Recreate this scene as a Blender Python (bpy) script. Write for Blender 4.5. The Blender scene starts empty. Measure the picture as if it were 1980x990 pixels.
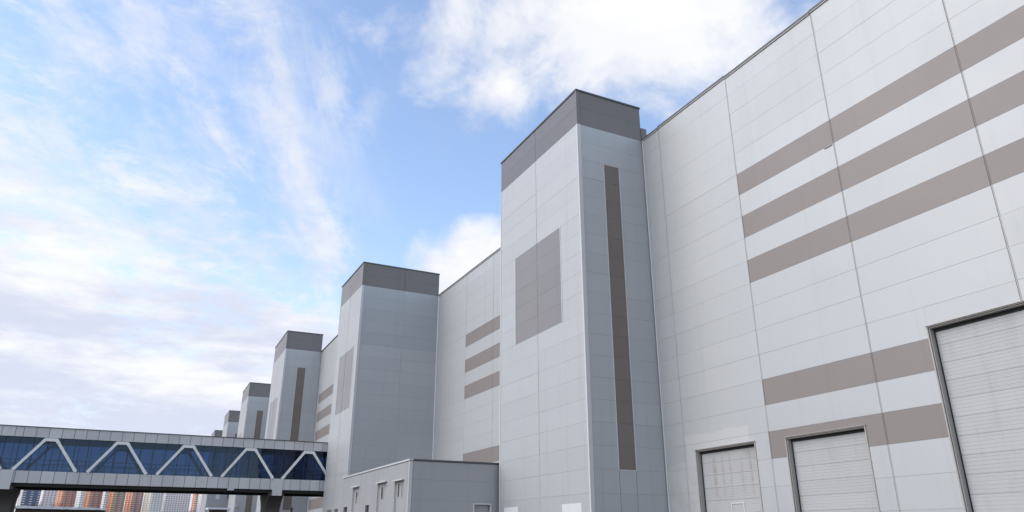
import bpy, bmesh, math, random
from mathutils import Vector, Matrix
random.seed(7)
R = math.radians
C = bpy.context.scene
COL = C.collection
GROUND_Z = 0.0
EYE = 1.6

# ------------------------------------------------------------------ node helpers
class S:
    """a node socket with arithmetic"""
    nt = None
    def __init__(s, sock): s.k = sock
    @staticmethod
    def op(o, *a, clamp=False):
        n = S.nt.nodes.new('ShaderNodeMath'); n.operation = o; n.use_clamp = clamp
        for i, v in enumerate(a):
            if isinstance(v, S): S.nt.links.new(v.k, n.inputs[i])
            else: n.inputs[i].default_value = v
        return S(n.outputs[0])
    def __add__(s, o): return S.op('ADD', s, o)
    __radd__ = __add__
    def __sub__(s, o): return S.op('SUBTRACT', s, o)
    def __rsub__(s, o): return S.op('SUBTRACT', o, s)
    def __mul__(s, o): return S.op('MULTIPLY', s, o)
    __rmul__ = __mul__
    def __truediv__(s, o): return S.op('DIVIDE', s, o)

def mx(a, b): return S.op('MAXIMUM', a, b)
def mn(a, b): return S.op('MINIMUM', a, b)
def sat(a): return S.op('ADD', a, 0.0, clamp=True)
def sstep(lo, hi, x):
    n = S.nt.nodes.new('ShaderNodeMapRange'); n.interpolation_type = 'SMOOTHSTEP'
    S.nt.links.new(x.k, n.inputs['Value'])
    for nm, v in (('From Min', lo), ('From Max', hi)):
        if isinstance(v, S): S.nt.links.new(v.k, n.inputs[nm])
        else: n.inputs[nm].default_value = v
    return S(n.outputs['Result'])
def lin(x, a, b, c, d):
    n = S.nt.nodes.new('ShaderNodeMapRange'); n.clamp = True
    S.nt.links.new(x.k, n.inputs['Value'])
    for nm, v in (('From Min', a), ('From Max', b), ('To Min', c), ('To Max', d)): n.inputs[nm].default_value = v
    return S(n.outputs['Result'])
def sep(v):
    n = S.nt.nodes.new('ShaderNodeSeparateXYZ'); S.nt.links.new(v.k, n.inputs[0])
    return [S(o) for o in n.outputs]
def comb(x, y, z):
    n = S.nt.nodes.new('ShaderNodeCombineXYZ')
    for i, v in enumerate((x, y, z)):
        if isinstance(v, S): S.nt.links.new(v.k, n.inputs[i])
        else: n.inputs[i].default_value = v
    return S(n.outputs[0])
def noise(v, scale=1.0, detail=5.0, rough=0.55, dist=0.0):
    n = S.nt.nodes.new('ShaderNodeTexNoise'); n.noise_dimensions = '3D'
    S.nt.links.new(v.k, n.inputs['Vector'])
    n.inputs['Scale'].default_value = scale; n.inputs['Detail'].default_value = detail
    n.inputs['Roughness'].default_value = rough; n.inputs['Distortion'].default_value = dist
    return S(n.outputs['Fac'])
def mixc(f, a, b, mode='MIX'):
    n = S.nt.nodes.new('ShaderNodeMix'); n.data_type = 'RGBA'; n.blend_type = mode; n.clamp_factor = True
    if isinstance(f, S): S.nt.links.new(f.k, n.inputs[0])
    else: n.inputs[0].default_value = f
    for i, v in ((6, a), (7, b)):
        if isinstance(v, S): S.nt.links.new(v.k, n.inputs[i])
        else: n.inputs[i].default_value = (*v, 1.0)
    return S(n.outputs[2])
def objcoord():
    n = S.nt.nodes.new('ShaderNodeTexCoord'); return S(n.outputs['Object'])
def island():
    n = S.nt.nodes.new('ShaderNodeNewGeometry'); return S(n.outputs['Random Per Island'])

def newmat(name):
    m = bpy.data.materials.new(name); m.use_nodes = True
    S.nt = m.node_tree
    return m, m.node_tree.nodes['Principled BSDF']
def put(b, name, v):
    if isinstance(v, S): S.nt.links.new(v.k, b.inputs[name])
    elif isinstance(v, tuple): b.inputs[name].default_value = (*v, 1.0)
    else: b.inputs[name].default_value = v

# ------------------------------------------------------------------ materials
def panel_mat(name, col, rough=0.32, vary=0.045, dirt=0.055, metal=0.0, extra=None):
    """coated sheet steel: tone of each panel differs a little, faint rain streaks"""
    m, b = newmat(name)
    oc = objcoord(); x, y, z = sep(oc)
    streak = noise(comb(x * 2.2, y * 2.2, z * 0.07), 1.0, 5, 0.6)
    blotch = noise(oc, 0.22, 4, 0.55)
    isl = island()
    k = 1.0 - vary * 0.5 + isl * vary - sstep(0.5, 0.78, streak) * dirt - sstep(0.45, 0.75, blotch) * dirt * 0.55
    c = mixc(1.0, comb(k, k, k), col, 'MULTIPLY')
    c = mixc(sstep(0.56, 0.82, streak) * dirt * 2.2, c, (col[0] * 0.78, col[1] * 0.74, col[2] * 0.66))
    if extra: c = extra(c, x, y, z, streak, blotch)
    put(b, 'Base Color', c)
    put(b, 'Roughness', rough + (blotch - 0.5) * 0.12)
    put(b, 'Metallic', metal)
    bump = S.nt.nodes.new('ShaderNodeBump'); bump.inputs['Strength'].default_value = 0.06; bump.inputs['Distance'].default_value = 0.05
    S.nt.links.new(noise(oc, 0.9, 3, 0.5).k, bump.inputs['Height'])
    S.nt.links.new(bump.outputs[0], b.inputs['Normal'])
    return m
def flat_mat(name, col, rough=0.6, amount=0.25, scale=3.0, metal=0.0):
    m, b = newmat(name)
    oc = objcoord()
    n1 = noise(oc, scale, 6, 0.6); n2 = noise(oc, scale * 0.17, 3, 0.5)
    k = 1.0 - amount * 0.5 + n1 * amount * 0.6 + n2 * amount * 0.4 - amount * 0.25
    put(b, 'Base Color', mixc(1.0, comb(k, k, k), col, 'MULTIPLY'))
    put(b, 'Roughness', rough); put(b, 'Metallic', metal)
    return m

LIGHT = (0.430, 0.439, 0.447)
def repaint(c, x, y, z, streak, blotch):
    """wall round the small roller door was painted over in a slightly paler, blotchy coat"""
    wob = noise(comb(x, y * 1.3, z * 1.3), 1.0, 5, 0.6) - 0.5
    inner = mn(sstep(26.6, 26.75, y + wob * 0.1), sstep(31.36, 31.22, y + wob * 0.5))
    top = sstep(6.72, 6.62, z + wob * 0.35)
    zone = inner * top
    w2 = mn(sstep(31.3, 31.35, y), sstep(33.2, 33.1, y))
    low = w2 * sstep(5.35, 5.3, z + wob * 0.5)
    smear = sstep(0.5, 0.58, noise(comb(x, y * 0.9, z * 0.9), 1.0, 6, 0.65)) * sstep(4.6, 4.2, z) * sstep(25.6, 31.0, y)
    c = mixc(zone * 0.55, c, (0.52, 0.52, 0.515))
    c = mixc(low * 0.35, c, (0.52, 0.525, 0.51))
    return mixc(smear * 0.3, c, (0.39, 0.375, 0.35))
M = {}
M['hall'] = panel_mat('pale_grey_hall_panel', LIGHT, rough=0.52, metal=0.28, dirt=0.035, extra=repaint)
M['light'] = panel_mat('pale_grey_panel', LIGHT, rough=0.52, metal=0.28)
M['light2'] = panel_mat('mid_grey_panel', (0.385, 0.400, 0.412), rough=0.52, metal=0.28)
M['stripe'] = panel_mat('brown_grey_panel', (0.218, 0.193, 0.182), vary=0.04, dirt=0.04, rough=0.5, metal=0.12)
M['square'] = panel_mat('warm_grey_panel', (0.215, 0.204, 0.205), vary=0.05, dirt=0.08)
M['slot'] = panel_mat('dark_brown_panel', (0.172, 0.142, 0.125), vary=0.08, dirt=0.06)
M['band'] = panel_mat('dark_grey_panel', (0.155, 0.142, 0.14), vary=0.07, dirt=0.08)
M['annex'] = panel_mat('annex_grey_panel', (0.37, 0.37, 0.38), rough=0.52, metal=0.28)
M['joint'] = flat_mat('panel_joint', (0.17, 0.165, 0.155), 0.8)
M['trim'] = flat_mat('pale_flashing', (0.56, 0.56, 0.555), 0.42, 0.15)
M['cover'] = flat_mat('joint_cover_strip', (0.42, 0.415, 0.395), 0.5, 0.25, 1.2)
M['cap'] = flat_mat('dark_roof_flashing', (0.09, 0.088, 0.092), 0.5)
M['roof'] = flat_mat('roof_membrane', (0.22, 0.22, 0.22), 0.9)
M['doortrim'] = flat_mat('weathered_door_trim', (0.40, 0.375, 0.35), 0.5, 0.4, 1.5)
M['reveal'] = flat_mat('grey_door_frame', (0.33, 0.315, 0.295), 0.55)
M['blackstrip'] = flat_mat('black_door_strip', (0.02, 0.02, 0.02), 0.8)
M['white'] = flat_mat('white_paint', (0.62, 0.63, 0.64), 0.5, 0.2)
M['dark'] = flat_mat('dark_opening', (0.03, 0.032, 0.036), 0.35)
M['concrete'] = flat_mat('dark_concrete', (0.085, 0.075, 0.068), 0.85, 0.5, 1.2)
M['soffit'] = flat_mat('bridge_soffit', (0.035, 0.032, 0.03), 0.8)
M['alu'] = panel_mat('bridge_panel', (0.54, 0.53, 0.53), rough=0.42, vary=0.16, dirt=0.10)
M['truss'] = panel_mat('truss_cladding', (0.76, 0.75, 0.735), rough=0.45, dirt=0.08)
M['snow'] = flat_mat('white_roof', (0.82, 0.83, 0.85), 0.7, 0.1)
M['bark'] = flat_mat('bark', (0.10, 0.065, 0.045), 0.9)
M['steel'] = flat_mat('painted_steel', (0.55, 0.55, 0.54), 0.5)
M['brownwall'] = flat_mat('brown_shed_wall', (0.13, 0.10, 0.08), 0.8, 0.4)
M['pole'] = flat_mat('black_pole', (0.02, 0.02, 0.022), 0.5)
M['leafglass'] = flat_mat('door_glass', (0.07, 0.055, 0.05), 0.15)

def door_mat(name, rust):
    m, b = newmat(name)
    oc = objcoord(); x, y, z = sep(oc)
    st = noise(comb(x, y * 1.6, z * 0.22), 1.0, 5, 0.6)
    bl = noise(oc, 0.5, 5, 0.6)
    k = 0.97 + island() * 0.05 - sstep(0.5, 0.8, st) * 0.14 - sstep(0.45, 0.75, bl) * 0.07
    c = mixc(1.0, comb(k, k, k), (0.40, 0.405, 0.41), 'MULTIPLY')
    c = mixc(sstep(0.5, 0.85, bl) * 0.35, c, (0.40, 0.375, 0.32))
    if rust:
        r = None
        for yc, w, t in ((29.55, 0.10, 1.0), (28.95, 0.07, 0.75), (28.42, 0.06, 0.8), (27.62, 0.05, 0.6), (27.02, 0.06, 1.0)):
            dy = S.op('ABSOLUTE', y - yc + (noise(comb(0.0, y * 2.0, z * 3.0), 1.0, 3) - 0.5) * 0.08)
            g = sstep(w * 2.0, 0.0, dy) * t
            r = g if r is None else mx(r, g)
        # runs start at the section joints, strongest just above each joint
        saw = S.op('FRACT', (z - 5.25) / -0.56)
        vert = sstep(5.7, 5.1, z) * sstep(2.9, 4.5, z) * (0.25 + saw * 0.75)
        c = mixc(r * vert * 0.6, c, (0.27, 0.17, 0.075))
    put(b, 'Base Color', c); put(b, 'Roughness', 0.45)
    return m
M['door_rust'] = door_mat('rust_streaked_door', True)
M['door'] = door_mat('white_section_door', False)

def glass_mat():
    m = bpy.data.materials.new('blue_tinted_glass'); m.use_nodes = True
    nt = m.node_tree; S.nt = nt
    for n in list(nt.nodes): nt.nodes.remove(n)
    out = nt.nodes.new('ShaderNodeOutputMaterial')
    tr = nt.nodes.new('ShaderNodeBsdfTransparent'); tr.inputs[0].default_value = (0.115, 0.19, 0.335, 1)
    gl = nt.nodes.new('ShaderNodeBsdfGlossy'); gl.inputs['Roughness'].default_value = 0.02; gl.inputs[0].default_value = (0.5, 0.62, 0.85, 1)
    fr = nt.nodes.new('ShaderNodeFresnel'); fr.inputs['IOR'].default_value = 1.55
    geo = nt.nodes.new('ShaderNodeTexCoord')
    bp = nt.nodes.new('ShaderNodeBump'); bp.inputs['Strength'].default_value = 0.03; bp.inputs['Distance'].default_value = 0.3
    nt.links.new(noise(S(geo.outputs['Object']), 0.35, 2).k, bp.inputs['Height'])
    nt.links.new(bp.outputs[0], gl.inputs['Normal'])
    mxs = nt.nodes.new('ShaderNodeMixShader')
    nt.links.new(fr.outputs[0], mxs.inputs[0]); nt.links.new(tr.outputs[0], mxs.inputs[1]); nt.links.new(gl.outputs[0], mxs.inputs[2])
    nt.links.new(mxs.outputs[0], out.inputs[0])
    return m
M['glass'] = glass_mat()

# ------------------------------------------------------------------ mesh helpers
class MB:
    def __init__(s): s.v, s.f, s.m, s.mats = [], [], [], []
    def mi(s, mat):
        if mat not in s.mats: s.mats.append(mat)
        return s.mats.index(mat)
    def face(s, pts, mat):
        i = len(s.v); s.v += [tuple(p) for p in pts]; s.f.append(tuple(range(i, i + len(pts)))); s.m.append(s.mi(mat))
    def poly(s, verts, faces, mat):
        i = len(s.v); s.v += [tuple(p) for p in verts]
        for f in faces: s.f.append(tuple(i + q for q in f)); s.m.append(s.mi(mat))
    def box(s, x0, x1, y0, y1, z0, z1, mat):
        x0, x1 = sorted((x0, x1)); y0, y1 = sorted((y0, y1)); z0, z1 = sorted((z0, z1))
        v = [(x0,y0,z0),(x1,y0,z0),(x1,y1,z0),(x0,y1,z0),(x0,y0,z1),(x1,y0,z1),(x1,y1,z1),(x0,y1,z1)]
        s.poly(v, [(0,3,2,1),(4,5,6,7),(0,1,5,4),(1,2,6,5),(2,3,7,6),(3,0,4,7)], mat)
    def beam(s, a, b, w, d, mat, up=Vector((0, 1, 0))):
        a, b = Vector(a), Vector(b); t = (b - a).normalized(); n = up.normalized(); q = t.cross(n).normalized()
        v = [p + q * (sx * w / 2) + n * (sy * d / 2) for p in (a, b) for sx, sy in ((-1,-1),(1,-1),(1,1),(-1,1))]
        s.poly(v, [(0,1,2,3),(7,6,5,4),(0,4,5,1),(1,5,6,2),(2,6,7,3),(3,7,4,0)], mat)
    def tube(s, a, b, r0, r1, mat, n=10):
        a, b = Vector(a), Vector(b); t = (b - a).normalized()
        h = Vector((1, 0, 0)) if abs(t.z) > 0.9 else Vector((0, 0, 1))
        p = t.cross(h).normalized(); q = t.cross(p)
        v = []
        for c, r in ((a, r0), (b, r1)):
            for i in range(n):
                an = 2 * math.pi * i / n
                v.append(c + p * (math.cos(an) * r) + q * (math.sin(an) * r))
        f = [(i, (i + 1) % n, n + (i + 1) % n, n + i) for i in range(n)] + [tuple(range(n))[::-1], tuple(range(n, 2 * n))]
        s.poly(v, f, mat)
    def build(s, name, parent=None, fix=True):
        me = bpy.data.meshes.new(name); me.from_pydata(s.v, [], s.f)
        for mt in s.mats: me.materials.append(M[mt] if isinstance(mt, str) else mt)
        me.polygons.foreach_set('material_index', s.m); me.update()
        if fix:
            bm = bmesh.new(); bm.from_mesh(me); bmesh.ops.recalc_face_normals(bm, faces=bm.faces); bm.to_mesh(me); bm.free()
        o = bpy.data.objects.new(name, me); COL.objects.link(o)
        if parent: o.parent = parent
        return o
def box_part(name, parent, ext, mat):
    b = MB(); b.box(*ext, mat); return b.build(name, parent)
def thing(name, label, cat, loc=(0, 0, 0), rz=0.0, group=None):
    o = bpy.data.objects.new(name, None); COL.objects.link(o); o.location = loc; o.rotation_euler = (0, 0, rz)
    o.empty_display_size = 0.5
    o['label'] = label; o['category'] = cat
    if group: o['group'] = group
    return o

JH, JV, DEP = 0.0035, 0.012, 0.03
def panel(mb, O, U, N, u0, u1, z0, z1, mat, rnd=0.0035, gl=JV, gr=JV, gb=JH, gt=JH, joint='joint'):
    """one sheet-metal sandwich panel standing DEP proud of the dark joint behind it"""
    Z = Vector((0, 0, 1))
    P = lambda u, z, n: O + U * u + Z * z + N * n
    mb.face([P(u0, z0, -DEP), P(u1, z0, -DEP), P(u1, z1, -DEP), P(u0, z1, -DEP)], joint)
    a, b, c, d = u0 + gl, u1 - gr, z0 + gb, z1 - gt
    t = [random.uniform(-rnd, rnd) for _ in range(4)]
    f = [P(a, c, t[0]), P(b, c, t[1]), P(b, d, t[2]), P(a, d, t[3])]
    k = [P(a, c, -DEP + .004), P(b, c, -DEP + .004), P(b, d, -DEP + .004), P(a, d, -DEP + .004)]
    mb.poly(f + k, [(0,1,2,3),(1,0,4,5),(2,1,5,6),(3,2,6,7),(0,3,7,4)], mat)
def cut(cell, holes):
    u0, u1, z0, z1 = cell
    out = [(u0, u1, z0, z1, 1, 1, 1, 1)]
    for h0, h1, g0, g1 in holes:
        nxt = []
        for (a, b, c, d, l, r, bo, to) in out:
            if h1 <= a or h0 >= b or g1 <= c or g0 >= d: nxt.append((a, b, c, d, l, r, bo, to)); continue
            if h0 > a: nxt.append((a, h0, c, d, l, 0, bo, to)); a, l = h0, 0
            if h1 < b: nxt.append((h1, b, c, d, 0, r, bo, to)); b, r = h1, 0
            if g1 < d: nxt.append((a, b, g1, d, l, r, 0, to))
            if g0 > c: nxt.append((a, b, c, g0, l, r, bo, 0))
        out = nxt
    return out
def clad(parts, O, U, N, rows, seams, pick, holes=()):
    """rows: (z0,z1,index); seams(index)->list of u; pick(index,u)->(part key, material)"""
    for z0, z1, k in rows:
        us = seams(k)
        for u0, u1 in zip(us, us[1:]):
            key, mat = pick(k, (u0 + u1) / 2)
            if key is None: continue
            for (a, b, c, d, l, r, bo, to) in cut((u0, u1, z0, z1), holes):
                if b - a < 0.03 or d - c < 0.03: continue
                panel(parts.setdefault(key, MB()), O, U, N, a, b, c, d, mat,
                      gl=JV * l, gr=JV * r, gb=JH * bo, gt=JH * to)
def build_parts(parts, parent, rename=lambda k: k.split('#')[0]):
    return {k: mb.build(rename(k), parent, fix=False) for k, mb in parts.items()}

ROOF = 25.4
def rows_down(k0, k1): return [(max(ROOF - 1.2 * (k + 1), 0.05), ROOF - 1.2 * k, k) for k in range(k0, k1)]
VX, VY, VZ = Vector((1,0,0)), Vector((0,1,0)), Vector((0,0,1))

# ------------------------------------------------------------------ production hall (near wing)
WX = 25.8
HALL_A0, HALL_A1 = -22.6, 78.2
hall = thing('production_hall', 'near long pale grey panel clad factory hall with brown stripes and three roller doors', 'factory hall', (0, 0, 0))
door_specs = [  # y0, y1, top, material
    (26.34, 30.50, 5.84, 'door_rust', 'small roller door with brown rust streaks'),
    (20.28, 24.40, 5.80, 'door', 'small clean roller door cutting into the lowest brown stripe'),
    (6.40, 16.83, 9.00, 'door', 'large tall roller door'),
]
FR = 0.0
holes = [(y0, y1, 0, t) for y0, y1, t, _, _ in door_specs]
seamsA = sorted([25.4 + 6 * n for n in range(-8, 9)] + [HALL_A1])
def pickA(k, u):
    if k in (5, 7, 9, 14, 16) and (u < 25.4 or 43 < u < 61.4):
        return 'brown_stripe#%d%s' % (k, 'r' if u < 10 else 'n' if u < 25.4 else 'f'), 'stripe'
    return 'wall_cladding', 'hall'
def seamsrow(k): return seamsA
parts = {}
# outward normal is -X; walking along +Y the wall's outside is on the left
O = Vector((WX, 0, 0))
clad(parts, O, VY, -VX, rows_down(0, 22), seamsrow, pickA, holes)
for k, mb in parts.items():
    pass
hp = build_parts(parts, hall)
# body behind the cladding: side walls, back, roof
b = MB()
b.face([(WX + .05, HALL_A0, 0), (62, HALL_A0, 0), (62, HALL_A0, ROOF), (WX + .05, HALL_A0, ROOF)], 'light')
b.face([(WX + .05, HALL_A1, 0), (62, HALL_A1, 0), (62, HALL_A1, ROOF), (WX + .05, HALL_A1, ROOF)], 'light')
b.face([(62, HALL_A0, 0), (62, HALL_A1, 0), (62, HALL_A1, ROOF), (62, HALL_A0, ROOF)], 'light')
b.build('end_wall', hall)
b = MB(); b.face([(WX + .05, HALL_A0, ROOF - .05), (62, HALL_A0, ROOF - .05), (62, HALL_A1, ROOF - .05), (WX + .05, HALL_A1, ROOF - .05)], 'roof')
b.build('roof', hall)
# parapet flashing in 6 m lengths that do not line up perfectly
b = MB()
for i, (u0, u1) in enumerate(zip(seamsA, seamsA[1:])):
    dz = random.uniform(-.03, .03); dx = random.uniform(0, .012)
    b.box(WX - .07 - dx, WX + .45, u0, u1 - .006, ROOF + .004 + dz, ROOF + .11 + dz, 'cap')
    b.box(WX - .05 - dx, WX - .006 - dx, u0 + .01, u1 - .01, ROOF - .045 + dz, ROOF + .003 + dz, 'trim')
b.build('parapet_flashing', hall)
# cover strips beside the vertical joints
for u in seamsA[1:-1]:
    top = 9.0 if 6.4 < u < 16.83 else 0.1
    b = MB()
    dx = random.uniform(0, .003)
    for zb_, zt_, k in rows_down(0, 22):
        zb_, zt_ = max(zb_, top), min(zt_, ROOF - .1)
        if zt_ - zb_ < .05: continue
        if k % 5 == 3: dx = random.uniform(0, .003)
        hit = k in (5, 7, 9, 14, 16) and (u < 25.5 or 43.5 < u < 61.5)
        b.box(WX - .010 - dx, WX + .0, u - .048, u - .014, zb_ + (.01 if k % 5 == 2 else .0005), zt_, 'stripe' if hit else 'cover')
    b.build('joint_cover', hall)
# flashing in the re-entrant corners with the towers
for u in (33.02,):
    b = MB()
    b.box(WX - .05, WX - .008, u - .07, u, .1, ROOF - .02, 'white')
    b.box(WX - .03, WX - .008, u - .17, u - .14, .1, ROOF - .02, 'trim')
    b.build('corner_flashing', hall)
b = MB(); b.box(WX - .07, WX - .008, 68.68, 68.93, .1, ROOF - .02, 'white'); b.build('corner_flashing', hall)

b = MB(); b.box(WX - .05, WX - .004, 19.46, 19.90, 18.15, 18.18, 'cover'); b.build('wall_bracket', hall)

def ribbed_leaf(x, y0, y1, z0, z1, mat, sec):
    """sectional door: sections with fine horizontal ribs and an open joint between sections"""
    mb = MB(); z = z1
    while z > z0 + .02:
        zb = max(z0, z - sec)
        n = 5; h = (z - zb - .008) / n
        prof = []
        for i in range(n):
            t = z - .004 - h * i
            prof += [(t, 0), (t - h * .80, 0), (t - h * .84, .005), (t - h * .98, .005)]
        prof += [(zb + .004, 0), ]
        v = []
        for (zq, d) in prof: v += [(x + d, y0, zq), (x + d, y1, zq)]
        f = [(2 * i, 2 * i + 1, 2 * i + 3, 2 * i + 2) for i in range(len(prof) - 1)]
        mb.poly(v, f, mat)
        mb.face([(x + .03, y0, zb - .01), (x + .03, y1, zb - .01), (x + .03, y1, zb + .03), (x + .03, y0, zb + .03)], 'joint')
        z = zb
    return mb
for y0, y1, top, mat, lab in door_specs:
    big = y1 - y0 > 6
    dp = .28
    leaf = ribbed_leaf(WX + dp, y0 + .05, y1 - .05, .02, top - .02, mat, .61 if not big else .66).build('roller_door', hall, fix=False)
    leaf['label'] = lab
    w = .05
    b = MB()
    # face trim standing proud of the wall
    b.box(WX - .035, WX + .02, y0 - w, y0, .02, top + w, 'doortrim'); b.box(WX - .035, WX + .02, y1, y1 + w, .02, top + w, 'doortrim')
    b.box(WX - .036, WX + .02, y0 + .0005, y1 - .0005, top, top + w, 'doortrim')
    b.box(WX - .075, WX - .036, y0 - w - .02, y1 + w + .02, top + w - .015, top + w + .008, 'doortrim')
    # reveals
    b.box(WX + .021, WX + dp + .06, y1 - .045, y1 - .001, .02, top - .001, 'reveal')
    b.box(WX + .021, WX + dp + .06, y0 + .001, y0 + .045, .02, top - .001, 'reveal')
    b.box(WX + .021, WX + dp + .06, y0 + .046, y1 - .046, top - .045, top - .001, 'reveal')
    b.box(WX + dp - .05, WX + dp - .004, y1 - .075, y1 - .046, .02, top - .05, 'blackstrip')  # black strips along the far jamb and below the door head
    b.box(WX + dp - .05, WX + dp - .004, y0 + .046, y1 - .076, top - .16, top - .046, 'blackstrip')
    b.build('door_frame', leaf)
    if mat == 'door_rust':
        b = MB()
        a0, a1, c0, c1 = 27.72, 28.60, 2.2, 3.24
        for e in ((a0, a1, c1 - .05, c1), (a0, a1, c0, c0 + .05), (a0, a0 + .05, c0 + .051, c1 - .051), (a1 - .05, a1, c0 + .051, c1 - .051)):
            b.box(WX + dp - .03, WX + dp - .002, e[0], e[1], e[2], e[3], 'white')
        b.build('window_frame', leaf)

# ------------------------------------------------------------------ far wing of the hall (swings away by under one degree)
PH = R(0.89)
B0 = Vector((15.69, 99.2, 0))
def Bw(x, y, z=0): return B0 + Matrix.Rotation(-PH, 3, 'Z') @ Vector((x, y, z))
hallB = thing('production_hall', 'farther factory hall wing behind the footbridge, set forward of the near hall', 'factory hall', B0, -PH)
BX = 4.75; BY0, BY1 = -20.9, 185.0
sB = sorted([BY0] + [-13 + 6 * n for n in range(33)] + [BY1])
def pickB(k, u):
    if k in (5, 7, 9, 14, 16) and any(lo < u < hi for lo, hi in ((-13, 0), (22, 41), (56, 76), (90, 110))):
        return 'brown_stripe#%d_%d' % (k, 0 if u < 10 else 1 if u < 50 else 2 if u < 85 else 3), 'stripe'
    return 'wall_cladding', 'light'
parts = {}
clad(parts, Vector((BX, 0, 0)), VY, -VX, rows_down(0, 22), lambda k: sB, pickB)
build_parts(parts, hallB)
b = MB()
b.face([(BX + .05, BY0, 0), (45, BY0, 0), (45, BY0, ROOF), (BX + .05, BY0, ROOF)], 'light')
b.face([(BX + .05, BY1, 0), (45, BY1, 0), (45, BY1, ROOF), (BX + .05, BY1, ROOF)], 'light')
b.face([(45, BY0, 0), (45, BY1, 0), (45, BY1, ROOF), (45, BY0, ROOF)], 'light')
b.build('end_wall', hallB)
b = MB(); b.face([(BX + .05, BY0, ROOF - .05), (45, BY0, ROOF - .05), (45, BY1, ROOF - .05), (BX + .05, BY1, ROOF - .05)], 'roof'); b.build('roof', hallB)
b = MB(); b.box(BX - .08, BX + .4, BY0, BY1, ROOF + .004, ROOF + .12, 'cap'); b.build('parapet_flashing', hallB)

# ------------------------------------------------------------------ stair towers
TOP = 27.8
TG = 'panel clad towers standing along the factory front'
def tower(label, loc, rz, W, L, slot=True, rect=(2.4, 5.4, 8.4), plain_front=False, name='stair_tower', detail=True):
    t = thing(name, label, 'tower', loc, rz, TG)
    rows = rows_down(-2, 22)
    parts = {}
    # face towards the camera: plane y=0, outward -Y
    if slot:
        s0, s1 = W * .378, W * .6
        def seams(k): return [.24, s0, s1, W] if k >= 2 else [.24, W]
        def pick(k, u):
            if k < 0: return 'dark_top_band', 'band'
            if s0 < u < s1 and 2 <= k < 17: return 'tall_brown_strip', 'slot'
            return 'wall_cladding', 'light'
    else:
        def seams(k): return [.24, W * .545, W]
        def pick(k, u):
            if k < 0: return 'dark_top_band', 'band'
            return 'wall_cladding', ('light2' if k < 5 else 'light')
    clad(parts, Vector((0, 0, 0)), VX, -VY, rows, seams, pick)
    # long front: plane x=0, outward -X
    r0, rm, r1 = rect
    def seamsF(k):
        if k < 0: return [0, rm, L]
        return [0, r0, rm, r1, L] if 5 <= k < 10 else [0, rm, L]
    def pickF(k, u):
        if k < 0: return 'dark_top_band', 'band'
        if 5 <= k < 10 and r0 < u < r1: return 'square_panel', 'square'
        return 'wall_cladding', 'light'
    clad(parts, Vector((0, 0, 0)), VY, -VX, rows, seamsF, pickF)
    # far face and the return above the hall roof
    clad(parts, Vector((0, L, 0)), VX, VY, rows, lambda k: [0, W / 2, W], lambda k, u: ('dark_top_band', 'band') if k < 0 else ('wall_cladding', 'light'))
    clad(parts, Vector((W, 0, 0)), VY, VX, rows_down(-2, 0), lambda k: [0, L / 2, L], lambda k, u: ('dark_top_band', 'band'))
    build_parts(parts, t)
    # corner flashing, pale below and dark in the band
    b = MB()
    b.box(.0, .232, -.022, .02, .08, ROOF - .002, 'trim'); b.box(-.022, -.001, -.022, .10, .08, ROOF - .002, 'trim')
    b.build('corner_trim', t)
    b = MB(); b.box(.0, .232, -.020, .02, ROOF, TOP - .03, 'band'); b.box(-.020, -.001, -.020, .10, ROOF, TOP - .03, 'band')
    b.build('band_corner_trim', t)
    b = MB(); b.box(-.02, .05, L - .08, L + .02, .08, ROOF - .002, 'trim'); b.build('corner_trim', t)
    # side strips of the square panel and of the slot
    zt, zb = ROOF - 6.0, ROOF - 12.0
    for u in (r0, r1):
        b = MB(); s = -1 if u == r0 else 1
        b.box(-.02, -.002, u, u + s * .07, zb - .02, zt + .05, 'trim'); b.build('panel_edge_strip', t)
    b = MB(); b.box(-.012, -.002, rm - .022, rm + .022, .1, zb - .001, 'cover'); b.box(-.012, -.002, rm - .022, rm + .022, zb, zt, 'square'); b.box(-.012, -.002, rm - .022, rm + .022, zt + .001, ROOF - .01, 'cover'); b.build('joint_cover', t)
    if slot:
        for u, s in ((s0, -1), (s1, 1)):
            b = MB(); b.box(u, u + s * .055, -.02, -.004, ROOF - 1.2 * 17 - .03, ROOF - 2.4, 'trim'); b.build('strip_edge_trim', t)
        b = MB(); b.box(s0 + .001, s1 - .001, -.022, -.004, ROOF - 20.4 - .035, ROOF - 20.4 + .01, 'trim'); b.build('strip_edge_trim', t)
    else:
        b = MB(); b.box(W * .545 - .03, W * .545 + .03, -.014, -.004, .1, ROOF - .01, 'cover'); b.build('joint_cover', t)
    # cap
    b = MB()
    b.box(-.05, W + .04, -.05, .12, TOP - .02, TOP + .09, 'cap')
    b.box(-.05, .12, .121, L - .121, TOP - .02, TOP + .09, 'cap')
    b.box(-.05, W + .04, L - .12, L + .05, TOP - .02, TOP + .09, 'cap')
    b.box(W - .12, W + .04, .121, L - .121, TOP - .02, TOP + .09, 'cap')
    b.build('parapet_flashing', t)
    b = MB(); b.face([(.1, .1, TOP - .15), (W - .1, .1, TOP - .15), (W - .1, L - .1, TOP - .15), (.1, L - .1, TOP - .15)], 'roof'); b.build('roof', t)
    return t
t1 = tower('nearest tower, with a narrow brown strip down its shaded side and a square brown panel', (20.98, 33.12, 0), 0, WX - 20.98 - .02, 10.73)
# dark flashing where tower 1 meets the hall roof, and two white repaired patches low on its front
box_part('parapet_return', t1, (4.81, 5.22, -.05, .9, ROOF - .02, ROOF + .95), 'band')
b = MB(); b.box(-.012, -.004, 8.15, 10.05, 2.1, 3.42, 'white'); b.build('white_patch', t1)
b = MB(); b.box(-.012, -.004, 0.92, 2.9, 2.1, 3.36, 'white'); b.build('white_patch', t1)

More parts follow.
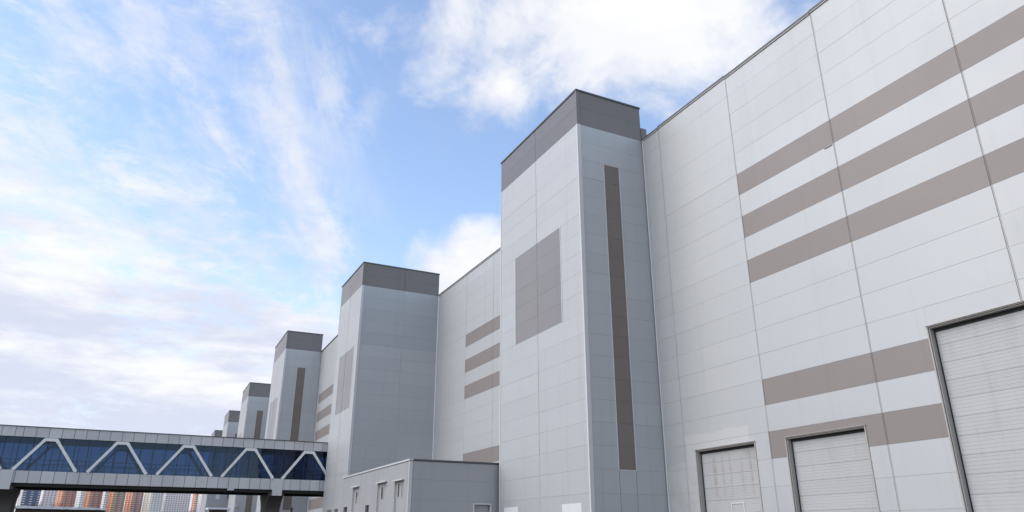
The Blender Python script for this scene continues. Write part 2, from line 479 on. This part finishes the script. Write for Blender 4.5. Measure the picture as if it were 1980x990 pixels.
t2 = tower('widest tower, without brown strip, standing where the footbridge ends', (17.60, 68.95, 0), 0, WX - 17.60 - .02, 8.72, slot=False, rect=(1.3, 4.4, 6.8))
for y0, y1 in ((2.6, 3.7), (5.1, 6.6)):
    box_part('low_window', t2, (-.03, -.004, y0, y1, 3.5, 4.25), 'dark')

for lab, dy, zz in (('brown-stripped tower just past the footbridge, third from the near end', 0.0, .35),
                ('fourth tower from the near end, behind the third along the far wing', 38.7, .3),
                ('fifth tower from the near end, a short stub over the footbridge roof', 72.65, .3),
                ('smallest and most distant tower over the footbridge roof', 106.9, .2)):
    p = Bw(0, dy, 0)
    tower(lab, p, -PH, BX - .02, 10.4)
# lamp on the fourth tower's corner
lam = MB(); lam.box(-.3, .0, -.35, -.05, 6.7, 6.95, 'white'); lam.box(-.05, .05, -.2, -.0, 6.95, 7.1, 'steel')
o = lam.build('wall_lamp'); o.location = Bw(.35, 38.7); o.rotation_euler = (0, 0, -PH)
o['label'] = 'small white wall lamp low on the corner of the fourth tower'; o['category'] = 'lamp'

# ------------------------------------------------------------------ annex between the first two towers
AX, AY, AL, AW, AT = 15.05, 44.16, 15.98, WX - 15.05 - .03, 6.2
annex = thing('annex_building', 'low flat roofed grey annex with tall recessed doors between the two nearest towers', 'annex', (AX, AY, 0))
adoors = [(11.1, 12.8, 5.2), (4.46, 6.44, 5.12), (0.98, 2.72, 5.02)]
alow = [(14.1, 15.2, 3.1, 3.91), (8.25, 9.15, 3.0, 3.83)]
ah = [(a, c, 0, t) for a, c, t in adoors] + [(a, c, z0, z1) for a, c, z0, z1 in alow]
parts = {}
clad(parts, Vector((0, 0, 0)), VY, -VX, [(.05, AT - .12, 0)], lambda k: [0, 6.34, 10.73, AL], lambda k, u: ('wall_cladding', 'annex'), ah)
near_door = (4.33, 5.43, 0, 3.62)
clad(parts, Vector((0, 0, 0)), VX, -VY, [(.05, 1.4, 3), (1.4, 2.6, 2), (2.6, 3.8, 1), (3.8, 5.0, 0), (5.0, AT - .12, 0)], lambda k: [.2, AW], lambda k, u: ('wall_cladding', 'annex'), [near_door])
clad(parts, Vector((0, AL, 0)), VX, VY, [(.05, AT - .12, 0)], lambda k: [0, AW], lambda k, u: ('wall_cladding', 'annex'))
build_parts(parts, annex)
b = MB(); b.box(0, .192, -.018, .02, .05, AT - .125, 'trim'); b.box(-.018, -.001, -.018, .08, .05, AT - .125, 'trim'); b.build('corner_trim', annex)
b = MB()
b.box(-.06, .2, -.06, AL + .05, AT - .1, AT, 'trim'); b.box(.201, AW, -.06, .2, AT - .1, AT, 'cap')
b.build('parapet_flashing', annex)
b = MB(); b.face([(.1, .1, AT - .09), (AW, .1, AT - .09), (AW, AL, AT - .09), (.1, AL, AT - .09)], 'roof'); b.build('roof', annex)
for i, (a, c, t) in enumerate(adoors):
    d = MB(); d.box(.14, .2, a, c, .02, t, 'annex'); d = d.build('door', annex)
    f = MB()
    f.box(.032, .139, c + .001, c + .05, .02, t, 'trim'); f.box(.032, .139, a - .05, a - .001, .02, t, 'trim'); f.box(.032, .139, a - .05, c + .05, t + .001, t + .05, 'trim')
    f.build('door_frame', d)
    h = MB(); h.box(-.16, .03, a - .1, c + .1, t + .004, t + .07, 'trim'); h.build('door_hood', d)
    ws = [(c - .66, c - .28), (c - 1.2, c - 1.02)] if i == 2 else [(c - .98, c - .45)]
    for w0, w1 in ws:
        g = MB(); g.box(.125, .136, w0, w1, 4.1, 4.86, 'leafglass'); g.box(.11, .139, w0 - .07, w0, 4.03, 4.93, 'trim'); g.box(.11, .139, w1, w1 + .07, 4.03, 4.93, 'trim'); g.build('door_window', d)
for a, c, z0, z1 in alow:
    g = MB(); g.box(.15, .2, a, c, z0, z1, 'dark'); g.box(.032, .149, c + .001, c + .04, z0, z1, 'reveal'); g.box(.032, .149, a, c, z1 + .001, z1 + .04, 'reveal'); g.box(.032, .149, a, c, z0 - .04, z0 - .001, 'trim'); g.build('low_window', annex)
d = MB(); d.box(4.36, 5.40, .2, .25, .02, 3.6, 'annex'); d = d.build('door', annex); d['label'] = 'grey door in the shaded end wall'
f = MB(); f.box(4.25, 4.33, -.05, .2, .02, 3.62, 'trim'); f.box(5.43, 5.51, -.05, .2, .02, 3.62, 'trim'); f.box(4.25, 5.51, -.05, .2, 3.621, 3.7, 'trim'); f.build('door_frame', d)

# ------------------------------------------------------------------ footbridge
GY0, GY1 = 78.35, 84.35
GX0, GX1 = -52.0, 20.15
ZT, ZTB, ZBT, ZB = 10.92, 10.06, 7.20, 6.17
br = thing('footbridge', 'enclosed glazed footbridge with zigzag truss crossing to the factory', 'bridge', (0, GY0, 0))
def band_panels(z0, z1, y, ny, key):
    mb = MB(); x = GX1
    O = Vector((0, y, 0)); N = Vector((0, ny, 0))
    i = 0
    while x > GX0 + .1:
        w = random.choice((.96, .97, 1.0, .98, .62 if random.random() < .25 else .97))
        x2 = max(GX0, x - w)
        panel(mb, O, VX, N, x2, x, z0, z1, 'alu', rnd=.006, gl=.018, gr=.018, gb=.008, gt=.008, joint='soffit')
        x = x2
    return mb.build(key, br, fix=False)
for y, ny in ((0, -1), (GY1 - GY0, 1)):
    band_panels(ZTB, ZT, y, ny, 'upper_cladding'); band_panels(ZB, ZBT, y, ny, 'lower_cladding')
D = GY1 - GY0
b = MB(); b.box(GX0, GX1, -.06, .3, ZT + .003, ZT + .07, 'cap'); b.box(GX0, GX1, D - .3, D + .06, ZT + .003, ZT + .07, 'cap')
b.box(GX0, GX1, .301, D - .301, ZT - .2, ZT - .05, 'roof'); b.build('roof', br)
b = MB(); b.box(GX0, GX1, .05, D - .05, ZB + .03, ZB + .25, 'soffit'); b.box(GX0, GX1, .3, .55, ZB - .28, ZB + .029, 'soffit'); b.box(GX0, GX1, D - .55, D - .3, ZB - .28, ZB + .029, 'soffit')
b.build('soffit', br)
b = MB(); b.box(GX0, GX1, .05, D - .05, 6.95, 7.15, 'reveal'); b.build('floor', br)
b = MB(); b.box(GX0, GX1, .05, D - .05, ZTB + .04, ZTB + .12, 'reveal'); b.build('ceiling', br)
for y in (.22, D - .22):
    gz = MB(); b = MB(); x = GX1 - .3; xp_ = GX1
    while x > GX0 + 1.2:
        t0, t1 = random.uniform(-.012, .012), random.uniform(-.012, .012)   # panes never sit perfectly true
        gz.face([(x, y + t0, ZBT - .05), (xp_, y - t0, ZBT - .05), (xp_, y - t0 + t1, ZTB + .05), (x, y + t0 + t1, ZTB + .05)], 'glass')
        b.box(x - .024, x + .024, y - .05, y + .04, ZBT - .04, ZTB + .04, 'pole'); xp_ = x; x -= 1.08
    gz.build('glazing', br, fix=False); b.build('mullion_row', br)
for y in (.75, D - .75):
    b = MB(); b.beam((GX0, y, 8.2), (GX1, y, 8.2), .06, .06, 'steel'); b.beam((GX0, y, 7.7), (GX1, y, 7.7), .04, .04, 'steel')
    x = GX1 - 1
    while x > GX0: b.box(x - .03, x + .03, y - .03, y + .03, 7.151, 8.17, 'steel'); x -= 2.16
    b.build('handrail', br)
x = GX1 - 3
while x > GX0:
    b = MB(); b.box(x - .7, x + .7, D / 2 - .12, D / 2 + .12, ZTB - .12, ZTB - .02, 'white'); b.build('ceiling_light', br); x -= 5.7
NODE0, STEP = 13.0, 5.70
for y in (.02, D - .02):
    n = 1
    xs = [NODE0 + STEP * k for k in range(1, -12, -1)]
    for xb in xs:
        for s in (-1, 1):
            a = (xb + s * .44, y, ZBT + .02); c = (xb + s * (STEP / 2 - .42), y, ZTB - .14)
            if max(a[0], c[0]) > GX1 or min(a[0], c[0]) < GX0:
                if a[0] > GX1 - .2: continue
                if c[0] > GX1:
                    f = (GX1 - a[0]) / (c[0] - a[0]); c = (GX1, y, a[2] + f * (c[2] - a[2]))
            b = MB(); b.beam(a, c, .235, .2, 'truss')
            # gusset plates with an open joint
            A, Cc = Vector(a), Vector(c)
            t = (Cc - A).normalized()
            b.beam(A + t * .02, A + t * .38, .265, .225, 'truss'); b.beam(Cc - t * .34, Cc - t * .0, .265, .225, 'truss')
            b.build('truss_diagonal', br)
    for xb in xs[1:]:
        xa = xb + STEP / 2
        if xa < GX1 - .6:
            b = MB(); b.box(xa - .50, xa + .50, y - .1, y + .1, ZTB - .30, ZTB - .03, 'truss'); b.build('node_plate', br)
# interior handrail and floor lights are not visible; piers carry the bridge every four bays
for xp in (13.1, 13.1 - 4 * STEP, 13.1 - 8 * STEP):
    for y0, y1 in ((-.10, .25), (D - .25, D + .10)):
        b = MB(); b.box(xp - .46, xp + .46, y0, y1, 5.62, ZBT + .03, 'alu')
        b.build('bearing_cladding', br)
    b = MB(); w = .68; prof = []
    for i in range(9):
        t = i / 8; yy = .05 + (1 - math.cos(t * math.pi / 2)) * 0 + 1.35 * (1 - (1 - t) ** 2.2)
        prof.append((yy, 5.62 - 1.5 * t))
    left = prof + [(1.40, 0.0)]
    right = [(D - p, z) for p, z in left][::-1]
    ring = [(.05, 5.90)] + left + right + [(D - .05, 5.90)]
    v = [(xp - w, p, z) for p, z in ring] + [(xp + w, p, z) for p, z in ring]
    n = len(ring)
    f = [(i, (i + 1) % n, n + (i + 1) % n, n + i) for i in range(n)]
    # end caps as vertical strips
    for s in (0, n):
        L_ = list(range(0, len(left) + 1)); Rr = list(range(n - 1, n - 2 - len(left), -1))
        for i in range(len(L_) - 1): f.append((s + L_[i], s + L_[i + 1], s + Rr[i + 1], s + Rr[i]))
    b.poly(v, f, 'concrete'); b.build('pier', br)
box_part('floodlight', br, (8.45, 9.05, -.08, .2, ZB - .16, ZB - .004), 'alu')

# ------------------------------------------------------------------ small things seen beneath the bridge
fa = thing('annex_building', 'grey block with small windows beyond the footbridge beside the far towers', 'annex', (13.0, 152, 0), -PH)
parts = {}
clad(parts, Vector((0, 0, 0)), VX, -VY, [(.05, 4.4, 0), (4.4, 8.4, 0), (8.4, 11.4, 0)], lambda k: [0, 4.4], lambda k, u: ('wall_cladding', 'annex'), [(1.5, 2.2, 8.5, 9.7)])
clad(parts, Vector((0, 0, 0)), VY, -VX, [(.05, 4.4, 0), (4.4, 8.4, 0), (8.4, 11.4, 0)], lambda k: [0, 5, 10], lambda k, u: ('wall_cladding', 'annex'))
build_parts(parts, fa)
b = MB(); b.face([(0, 0, 11.4), (4.4, 0, 11.4), (4.4, 10, 11.4), (0, 10, 11.4)], 'roof'); b.build('roof', fa)
b = MB(); b.face([(4.4, 0, 0), (4.4, 10, 0), (4.4, 10, 11.4), (4.4, 0, 11.4)], 'annex'); b.face([(0, 10, 0), (4.4, 10, 0), (4.4, 10, 11.4), (0, 10, 11.4)], 'annex'); b.build('back_wall', fa)
b = MB(); b.box(1.5, 2.2, .02, .08, 8.5, 9.7, 'white'); b.build('window_panel', fa)
b = MB(); b.box(3.5, 4.3, -.03, -.004, 8.6, 9.9, 'slot'); b.build('window_panel', fa)

pc = thing('entrance_canopy', 'white framed entrance canopy low beside the far towers, seen beneath the footbridge', 'canopy', (11.3, 128, 0))
b = MB(); b.box(0, 3.3, 0, 3, 5.95, 6.2, 'snow'); b.build('canopy_roof', pc)
for x in (0.05, 3.05):
    b = MB(); b.box(x, x + .2, .05, .25, 0, 5.949, 'white'); b.build('post', pc)
b = MB(); b.box(.5, 3.2, 2.6, 2.9, 0, 5.94, 'brownwall'); b.build('back_panel', pc)

sh = thing('low_shed', 'low brown shed with a snow white flat roof beneath the footbridge', 'shed', (-12.0, 108, 0))
b = MB(); b.box(.3, 9.6, .4, 6, 0, 5.0, 'brownwall'); b.build('wall', sh)
b = MB()
xs_ = [i * .5 for i in range(21)]
for i in range(20):
    za, zc = 5.32 + random.uniform(-.03, .03), 5.32
    b.box(xs_[i] * .98, xs_[i + 1] * .98 - .002, -.2 - random.uniform(0, .08), 6.4, 5.0 + random.uniform(0, .05) - i * .004, za - i * .006, 'snow')
b.build('roof', sh)
b = MB(); b.box(6.2, 9.3, .36, .39, .05, 4.75, 'dark'); b.build('opening', sh)

lp = thing('street_lamp', 'thin pale lamp post in front of the shed left of the bridge pier', 'street lamp', (-12.45, 106, 0))
b = MB(); b.tube((0, 0, 0), (0, 0, 6.6), .075, .05, 'snow'); b.build('post', lp)
b = MB(); b.tube((0, 0, 6.6), (.5, 0, 6.8), .045, .04, 'snow'); b.build('arm', lp)
b = MB(); b.box(.4, .9, -.1, .1, 6.76, 6.84, 'snow'); b.build('lamp_head', lp)

b = MB(); b.tube((0, 0, 0), (0, 0, 4.75), .11, .11, 'pole', 12); b.tube((0, 0, 4.75), (0, 0, 4.9), .14, .14, 'pole', 12)
o = b.build('vent_pipe'); o.location = (16.5, 88, 0); o['label'] = 'short black vent pipe beyond the footbridge pier, in front of the far wing'; o['category'] = 'pipe'

def bare_tree(label, loc, h, spread, seed):
    rg = random.Random(seed)
    t = thing('bare_tree', label, 'tree', loc, 0, 'leafless trees beneath the bridge')
    tr = MB(); tr.tube((0, 0, 0), (0, 0, h * .35), h * .022, h * .016, 'bark', 7); tr.build('trunk', t)
    cr = MB()
    def grow(p, d, l, r, lev):
        q = p + d * l
        cr.tube(p, q, r, r * .6, 'bark', 5 if lev < 2 else 3)
        if lev >= 4: return
        for _ in range(4 if lev < 3 else 3):
            nd = (d + Vector((rg.uniform(-1, 1), rg.uniform(-1, 1), rg.uniform(-.3, .8))) * spread).normalized()
            grow(p + d * l * rg.uniform(.5, 1), nd, l * rg.uniform(.6, .8), r * .6, lev + 1)
    for _ in range(5):
        d = Vector((rg.uniform(-.6, .6), rg.uniform(-.6, .6), 1)).normalized()
        grow(Vector((0, 0, h * rg.uniform(.2, .35))), d, h * .27, h * .014, 0)
    cr.build('crown', t, fix=False)
bare_tree('leafless brown tree in front of the pale apartment block', (-19.2, 240, 0), 11.2, .55, 3)
bare_tree('smaller leafless tree beside the grey block beyond the footbridge', (9.9, 150, 0), 7.0, .6, 5)

# ------------------------------------------------------------------ apartment blocks far away
def tower_block(label, x, y, w1, w2, h, rz, lit, shade, win='window', balcony=None, name='apartment_block'):
    """w1: length of the face turned to the sun, w2: the face turned to the camera"""
    t = thing(name, label, 'apartment block', (x, y, 0), rz, 'apartment blocks on the skyline')
    b = MB()
    v = [(0,0,0),(w2,0,0),(w2,w1,0),(0,w1,0),(0,0,h),(w2,0,h),(w2,w1,h),(0,w1,h)]
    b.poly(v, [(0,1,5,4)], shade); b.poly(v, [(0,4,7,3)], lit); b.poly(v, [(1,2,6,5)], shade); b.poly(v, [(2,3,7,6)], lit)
    b.build('wall', t)
    b = MB(); b.box(-.4, w2 + .4, -.4, w1 + .4, h, h + .9, 'cityroof'); b.box(w2 * .3, w2 * .7, w1 * .3, w1 * .7, h + .9, h + 3.4, 'cityroof'); b.build('roof', t)
    wn = MB(); bl = MB()
    fl = int(h // 3)
    for k in range(fl):
        z = 3 * k + 1.0
        n = max(2, int(w2 // 3.6))
        for i in range(n):
            c = (i + .5) * w2 / n
            wn.box(c - .7, c + .7, -.06, .0, z, z + 1.2, 'citywin')
            if balcony and i % 2 == 0: bl.box(c - 1.3, c + 1.3, -1.1, -.07, z - .9, z + .15, balcony)
        n = max(2, int(w1 // 4.2))
        for i in range(n):
            c = (i + .5) * w1 / n
            wn.box(-.06, .0, c - .7, c + .7, z, z + 1.2, 'citywin')
            if balcony and i % 2 == 0: bl.box(-1.1, -.07, c - 1.3, c + 1.3, z - .9, z + .15, balcony)
    o = wn.build('windows', t, fix=False); o['kind'] = 'stuff'
    if bl.v: o = bl.build('balconies', t, fix=False); o['kind'] = 'stuff'
    return t
def cm(n, c): M[n] = flat_mat('facade_' + n, c, 0.8, 0.12, 0.1)
cm('cityroof', (.35, .34, .33)); cm('corange', (.70, .285, .15)); cm('cwhite', (.82, .80, .77)); cm('cmauve', (.52, .30, .28))
cm('cbrown', (.44, .30, .25)); cm('cnavy', (.13, .15, .24)); cm('cpale', (.82, .72, .71)); cm('cgrey', (.74, .70, .69)); cm('ccream', (.72, .64, .50))
m_, b_ = newmat('far_window'); put(b_, 'Base Color', (.13, .12, .14)); put(b_, 'Roughness', .25); M['citywin'] = m_
Y0 = 1200.0
def px2x(px, Y=Y0):  # bearing along the street -> ground position on the skyline
    return Y * .000532 * (px - 250.0)
RZ = R(24)
city = [  # bearing of near corner, bearing widths of sunny and shaded face, height, wall colours with sunlit and shaded tone painted in, balconies, label
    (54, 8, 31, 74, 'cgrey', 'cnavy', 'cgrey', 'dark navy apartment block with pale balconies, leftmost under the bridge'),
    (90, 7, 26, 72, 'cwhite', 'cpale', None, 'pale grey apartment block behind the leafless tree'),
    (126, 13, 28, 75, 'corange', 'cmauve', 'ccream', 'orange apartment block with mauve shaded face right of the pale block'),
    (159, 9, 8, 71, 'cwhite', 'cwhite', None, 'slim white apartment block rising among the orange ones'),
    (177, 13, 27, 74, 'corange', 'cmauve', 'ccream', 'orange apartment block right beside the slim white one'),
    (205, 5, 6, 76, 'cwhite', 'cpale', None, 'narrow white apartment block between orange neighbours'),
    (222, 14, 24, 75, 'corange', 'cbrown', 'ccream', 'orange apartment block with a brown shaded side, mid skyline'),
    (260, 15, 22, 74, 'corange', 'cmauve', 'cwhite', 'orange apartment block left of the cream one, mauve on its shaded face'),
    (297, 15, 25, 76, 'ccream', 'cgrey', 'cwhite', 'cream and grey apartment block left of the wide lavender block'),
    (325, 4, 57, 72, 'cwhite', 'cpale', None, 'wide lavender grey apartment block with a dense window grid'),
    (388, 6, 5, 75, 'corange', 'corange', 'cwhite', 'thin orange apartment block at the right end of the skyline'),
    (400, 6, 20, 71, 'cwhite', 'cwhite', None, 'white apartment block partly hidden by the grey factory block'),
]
for i, (px, lp_, sp_, h, lit, shade, bal, lab) in enumerate(city):
    Y = Y0 + (i * 37 % 90)
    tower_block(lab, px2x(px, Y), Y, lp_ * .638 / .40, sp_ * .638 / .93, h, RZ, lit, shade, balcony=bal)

# ------------------------------------------------------------------ ground
gm, gb = newmat('asphalt')
oc = objcoord()
n1 = noise(oc, 0.05, 6, 0.6); n2 = noise(oc, 6.0, 4, 0.6)
put(gb, 'Base Color', mixc(sstep(.4, .65, n1), (.05, .049, .047), (.075, .073, .07))); put(gb, 'Roughness', 0.85)
b = MB(); M['ground'] = gm
b.face([(-3500, -3500, 0), (3500, -3500, 0), (3500, 3500, 0), (-3500, 3500, 0)], 'ground')
g = b.build('ground'); g['kind'] = 'structure'; g['label'] = 'flat asphalt yard in front of the factory'
cm_, cb_ = newmat('concrete_apron')
oc = objcoord(); put(cb_, 'Base Color', mixc(noise(oc, .4, 6), (.07, .069, .066), (.10, .098, .094))); put(cb_, 'Roughness', .8); M['apron'] = cm_
b = MB(); b.box(-4, 25.7, -22, 60, -.2, .012, 'apron'); o = b.build('pavement'); o['kind'] = 'structure'; o['label'] = 'concrete apron along the hall'

# ------------------------------------------------------------------ sky, sun, camera
SUN_AZ, SUN_EL = -79.0, 36.0
w = bpy.data.worlds.new('World'); C.world = w; w.use_nodes = True
nt = w.node_tree; S.nt = nt
bg = nt.nodes['Background']
sky = nt.nodes.new('ShaderNodeTexSky'); sky.sky_type = 'NISHITA'; sky.sun_disc = False
sky.sun_elevation = R(SUN_EL); sky.sun_rotation = R(SUN_AZ); sky.air_density = 1.0; sky.dust_density = 0.5; sky.ozone_density = 1.2
tc = nt.nodes.new('ShaderNodeTexCoord')
d = S(tc.outputs['Generated']); dx, dy, dz = sep(d)
HZ = R(26.5)
rr = dx * math.cos(HZ) - dy * math.sin(HZ)       # across the wind
ff = dx * math.sin(HZ) + dy * math.cos(HZ)       # along the wind
zz = mx(dz, 0.0) + 0.16
U = rr / zz; V = ff / zz
az = S.op('ARCTAN2', dx, dy) * (180 / math.pi)
el = S.op('ARCSINE', dz) * (180 / math.pi)
def blob(a, e, wa, we):
    p = (az - a) / wa; q = (el - e) / we
    return 1.0 - S.op('SQRT', p * p + q * q)
P2 = comb(U, V, 0.3)
# --- cumulus: heaped clouds at a few bearings, ragged soft edges
fb = noise(d, 8.0, 10, 0.60, 0.2)
fb2 = noise(d, 3.1, 6, 0.55)
def rblob(a, e, la, wa, deg):
    c_, s_ = math.cos(R(deg)), math.sin(R(deg))
    da = az - a; de = el - e
    p = (da * c_ + de * s_) / la; q = (de * c_ - da * s_) / wa
    return 1.0 - S.op('SQRT', p * p + q * q)
cshape = blob(39, 38.5, 19.5, 8.0)
cshape = mx(cshape, blob(26.0, 34.5, 6.0, 4.4) - 0.42)
cshape = mx(cshape, blob(23.2, 19.2, 5.0, 4.3) + 0.12)
for a, e, wa, we in ((100, 28, 18, 7), (-70, 30, 20, 8), (172, 32, 34, 15), (-145, 30, 24, 12), (125, 40, 20, 10)):  # clouds added out of view; those behind the camera brighten the near faces
    cshape = mx(cshape, blob(a, e, wa, we))
cumv = cshape + (fb - 0.5) * 1.9 + (fb2 - 0.5) * 0.8
cum = sstep(-0.24, 0.30, cumv) * 0.72 + sstep(0.1, 0.6, cumv) * 0.28
# --- layered bank low in the west and north-west, breaking into patches higher up
front = lin(dy, -0.55, 0.05, 0.0, 1.0)
n2 = noise(comb(U * 1.7, V * 1.25, 1.7), 1.5, 10, 0.62, 0.3)
n3 = noise(comb(rr * 2.0, ff * 1.2, dz * 7.0), 3.0, 9, 0.62, 0.3)
n4 = noise(comb(rr * 1.6, ff, dz * 5.0), 9.0, 9, 0.68, 0.5)
nmix = n2 * 0.27 + n3 * 0.25 + n4 * 0.28 + noise(comb(rr * 1.4, ff, dz * 4.0), 22.0, 9, 0.70, 0.5) * 0.20
cover = lin(el, 9.0, 30.0, 0.20, -0.035) + lin(az, -12.0, -2.0, 0.05, 0.0)
cover = cover - lin(az, 5.0, 15.0, 0.0, 0.17) * lin(el, 14.0, 22.0, 0.0, 1.0) - lin(az, 15.0, 26.0, 0.0, 0.15) - lin(el, 10.5, 7.0, 0.0, 0.10) * lin(az, 1.0, -3.0, 0.0, 1.0)
bank = front * sstep(-0.02, 0.135, nmix - 0.5 + cover - 0.02 - lin(el, 12.0, 20.0, 0.0, 0.035))
# --- wind-drawn cirrus: fine fibres plus a few long plumes
c1 = noise(comb(U * 4.6, V * 1.15, 4.0), 1.0, 10, 0.66, 0.6)
c2 = noise(comb(U * 1.5, V * 0.9, 9.0), 1.5, 5, 0.55)
c3 = noise(comb(U * 13.0, V * 4.5, 2.0), 1.0, 6, 0.65, 0.4)
n5 = noise(comb(rr * 1.4, ff, dz * 2.2), 24.0, 9, 0.7, 0.5)
fib = c1 * 0.36 + c3 * 0.24 + fb * 0.18 + n5 * 0.22
wind = sstep(0.40, 0.80, c1 + (c2 - 0.5) * 0.9 + (c3 - 0.5) * 0.3) * lin(az, 9.0, 19.0, 0.85, 0.06) * front
plume = None
for a, e, la, wa, dg, k in ((1.6, 28.4, 6.0, 1.5, -40, .85), (8.6, 26.5, 6.4, 1.9, -58, .8), (11.6, 20.5, 5.2, 2.4, -78, .9), (6.2, 33.0, 6.0, 1.3, -66, .45), (-5.0, 33.6, 4.2, 2.2, -60, .55), (10.4, 33.5, 4.4, 2.6, -80, .5), (-3.2, 24.0, 4.5, 1.8, -30, .6), (6.5, 20.4, 4.2, 1.5, 12, .6), (-9.0, 31.5, 6.0, 2.8, -28, .62), (-10.0, 26.0, 5.5, 2.4, -12, .7), (-3.6, 28.6, 3.0, 1.3, -50, .5), (0.5, 23.0, 3.6, 1.3, -25, .75), (13.5, 31.0, 3.0, 2.2, 80, .35)):
    g = sstep(0.02, 0.75, rblob(a, e, la, wa, dg) * 0.62 + (fib - 0.5) * 3.6) * k
    plume = g if plume is None else mx(plume, g)
f1 = noise(comb(U * 3.1, V * 1.9, 6.5), 1.2, 10, 0.68, 0.9)
feather = sstep(0.47, 0.74, f1 * 0.62 + n4 * 0.2 + n5 * 0.2 + lin(el, 16.0, 34.0, 0.07, 0.03)) * lin(az, 3.0, 11.0, 1.0, 0.0) * front
veil = lin(el, 6.0, 22.0, 0.14, 0.0) * front + 0.01
dens = mx(cum, 1.0 - (1.0 - bank * 0.93) * (1.0 - wind * 0.5) * (1.0 - plume * 0.85) * (1.0 - feather * 0.62))
dens = 1.0 - (1.0 - dens) * (1.0 - veil)
dens = S.op('MINIMUM', dens, 0.975)
shade = noise(comb(rr * 2.0, ff * 2.0, dz * 8.0), 2.3, 8, 0.62)
shade2 = noise(d, 6.0, 8, 0.6)
grey = sstep(0.35, 0.60, shade) * lin(el, 13.0, 27.0, 1.0, 0.35) + sstep(0.46, 0.7, shade2) * lin(az, 14.0, 22.0, 0.0, 0.55) * sstep(0.9, 0.2, cumv)
CW = 3.02
ccol = mixc(sat(grey), (CW, CW * .995, CW * .995), (CW * .70, CW * .735, CW * .885))
ccol = mixc(cum * 0.38 * lin(az, 14.0, 20.0, 0.0, 1.0), ccol, (3.3, 3.29, 3.27))
air = mixc(1.0, S(sky.outputs[0]), (0.97, 0.915, 0.90), 'MULTIPLY')
col = mixc(dens, air, ccol)
nt.links.new(col.k, bg.inputs[0]); bg.inputs[1].default_value = 0.15
w.cycles.sampling_method = 'MANUAL'; w.cycles.sample_map_resolution = 1024

su = bpy.data.lights.new('sun', 'SUN'); su.energy = 1.12; su.angle = R(60); su.color = (1.0, 0.945, 0.875)
so = bpy.data.objects.new('sun', su); COL.objects.link(so)
sd = Vector((math.sin(R(SUN_AZ)) * math.cos(R(SUN_EL)), math.cos(R(SUN_AZ)) * math.cos(R(SUN_EL)), math.sin(R(SUN_EL))))
so.rotation_euler = sd.to_track_quat('Z', 'Y').to_euler(); so.location = (-40, -20, 60)

cam = bpy.data.cameras.new('camera'); co = bpy.data.objects.new('camera', cam); COL.objects.link(co)
cam.sensor_fit = 'HORIZONTAL'; cam.sensor_width = 36.0; cam.lens = 36.0 * 1416.6 / 1980.0
cam.clip_start = 0.1; cam.clip_end = 9000
yaw, pitch = .46253, .369065
fwd = Vector((math.sin(yaw) * math.cos(pitch), math.cos(yaw) * math.cos(pitch), math.sin(pitch)))
co.location = (0, 0, EYE); co.rotation_euler = fwd.to_track_quat('-Z', 'Y').to_euler()
C.camera = co
C.render.resolution_x, C.render.resolution_y = 1024, 512
C.view_settings.view_transform = 'Standard'; C.view_settings.look = 'None'; C.view_settings.gamma = 1.0
C.view_settings.exposure = 1.15
C.render.engine = 'CYCLES'
C.cycles.use_denoising = True
C.cycles.max_bounces = 8; C.cycles.transparent_max_bounces = 12
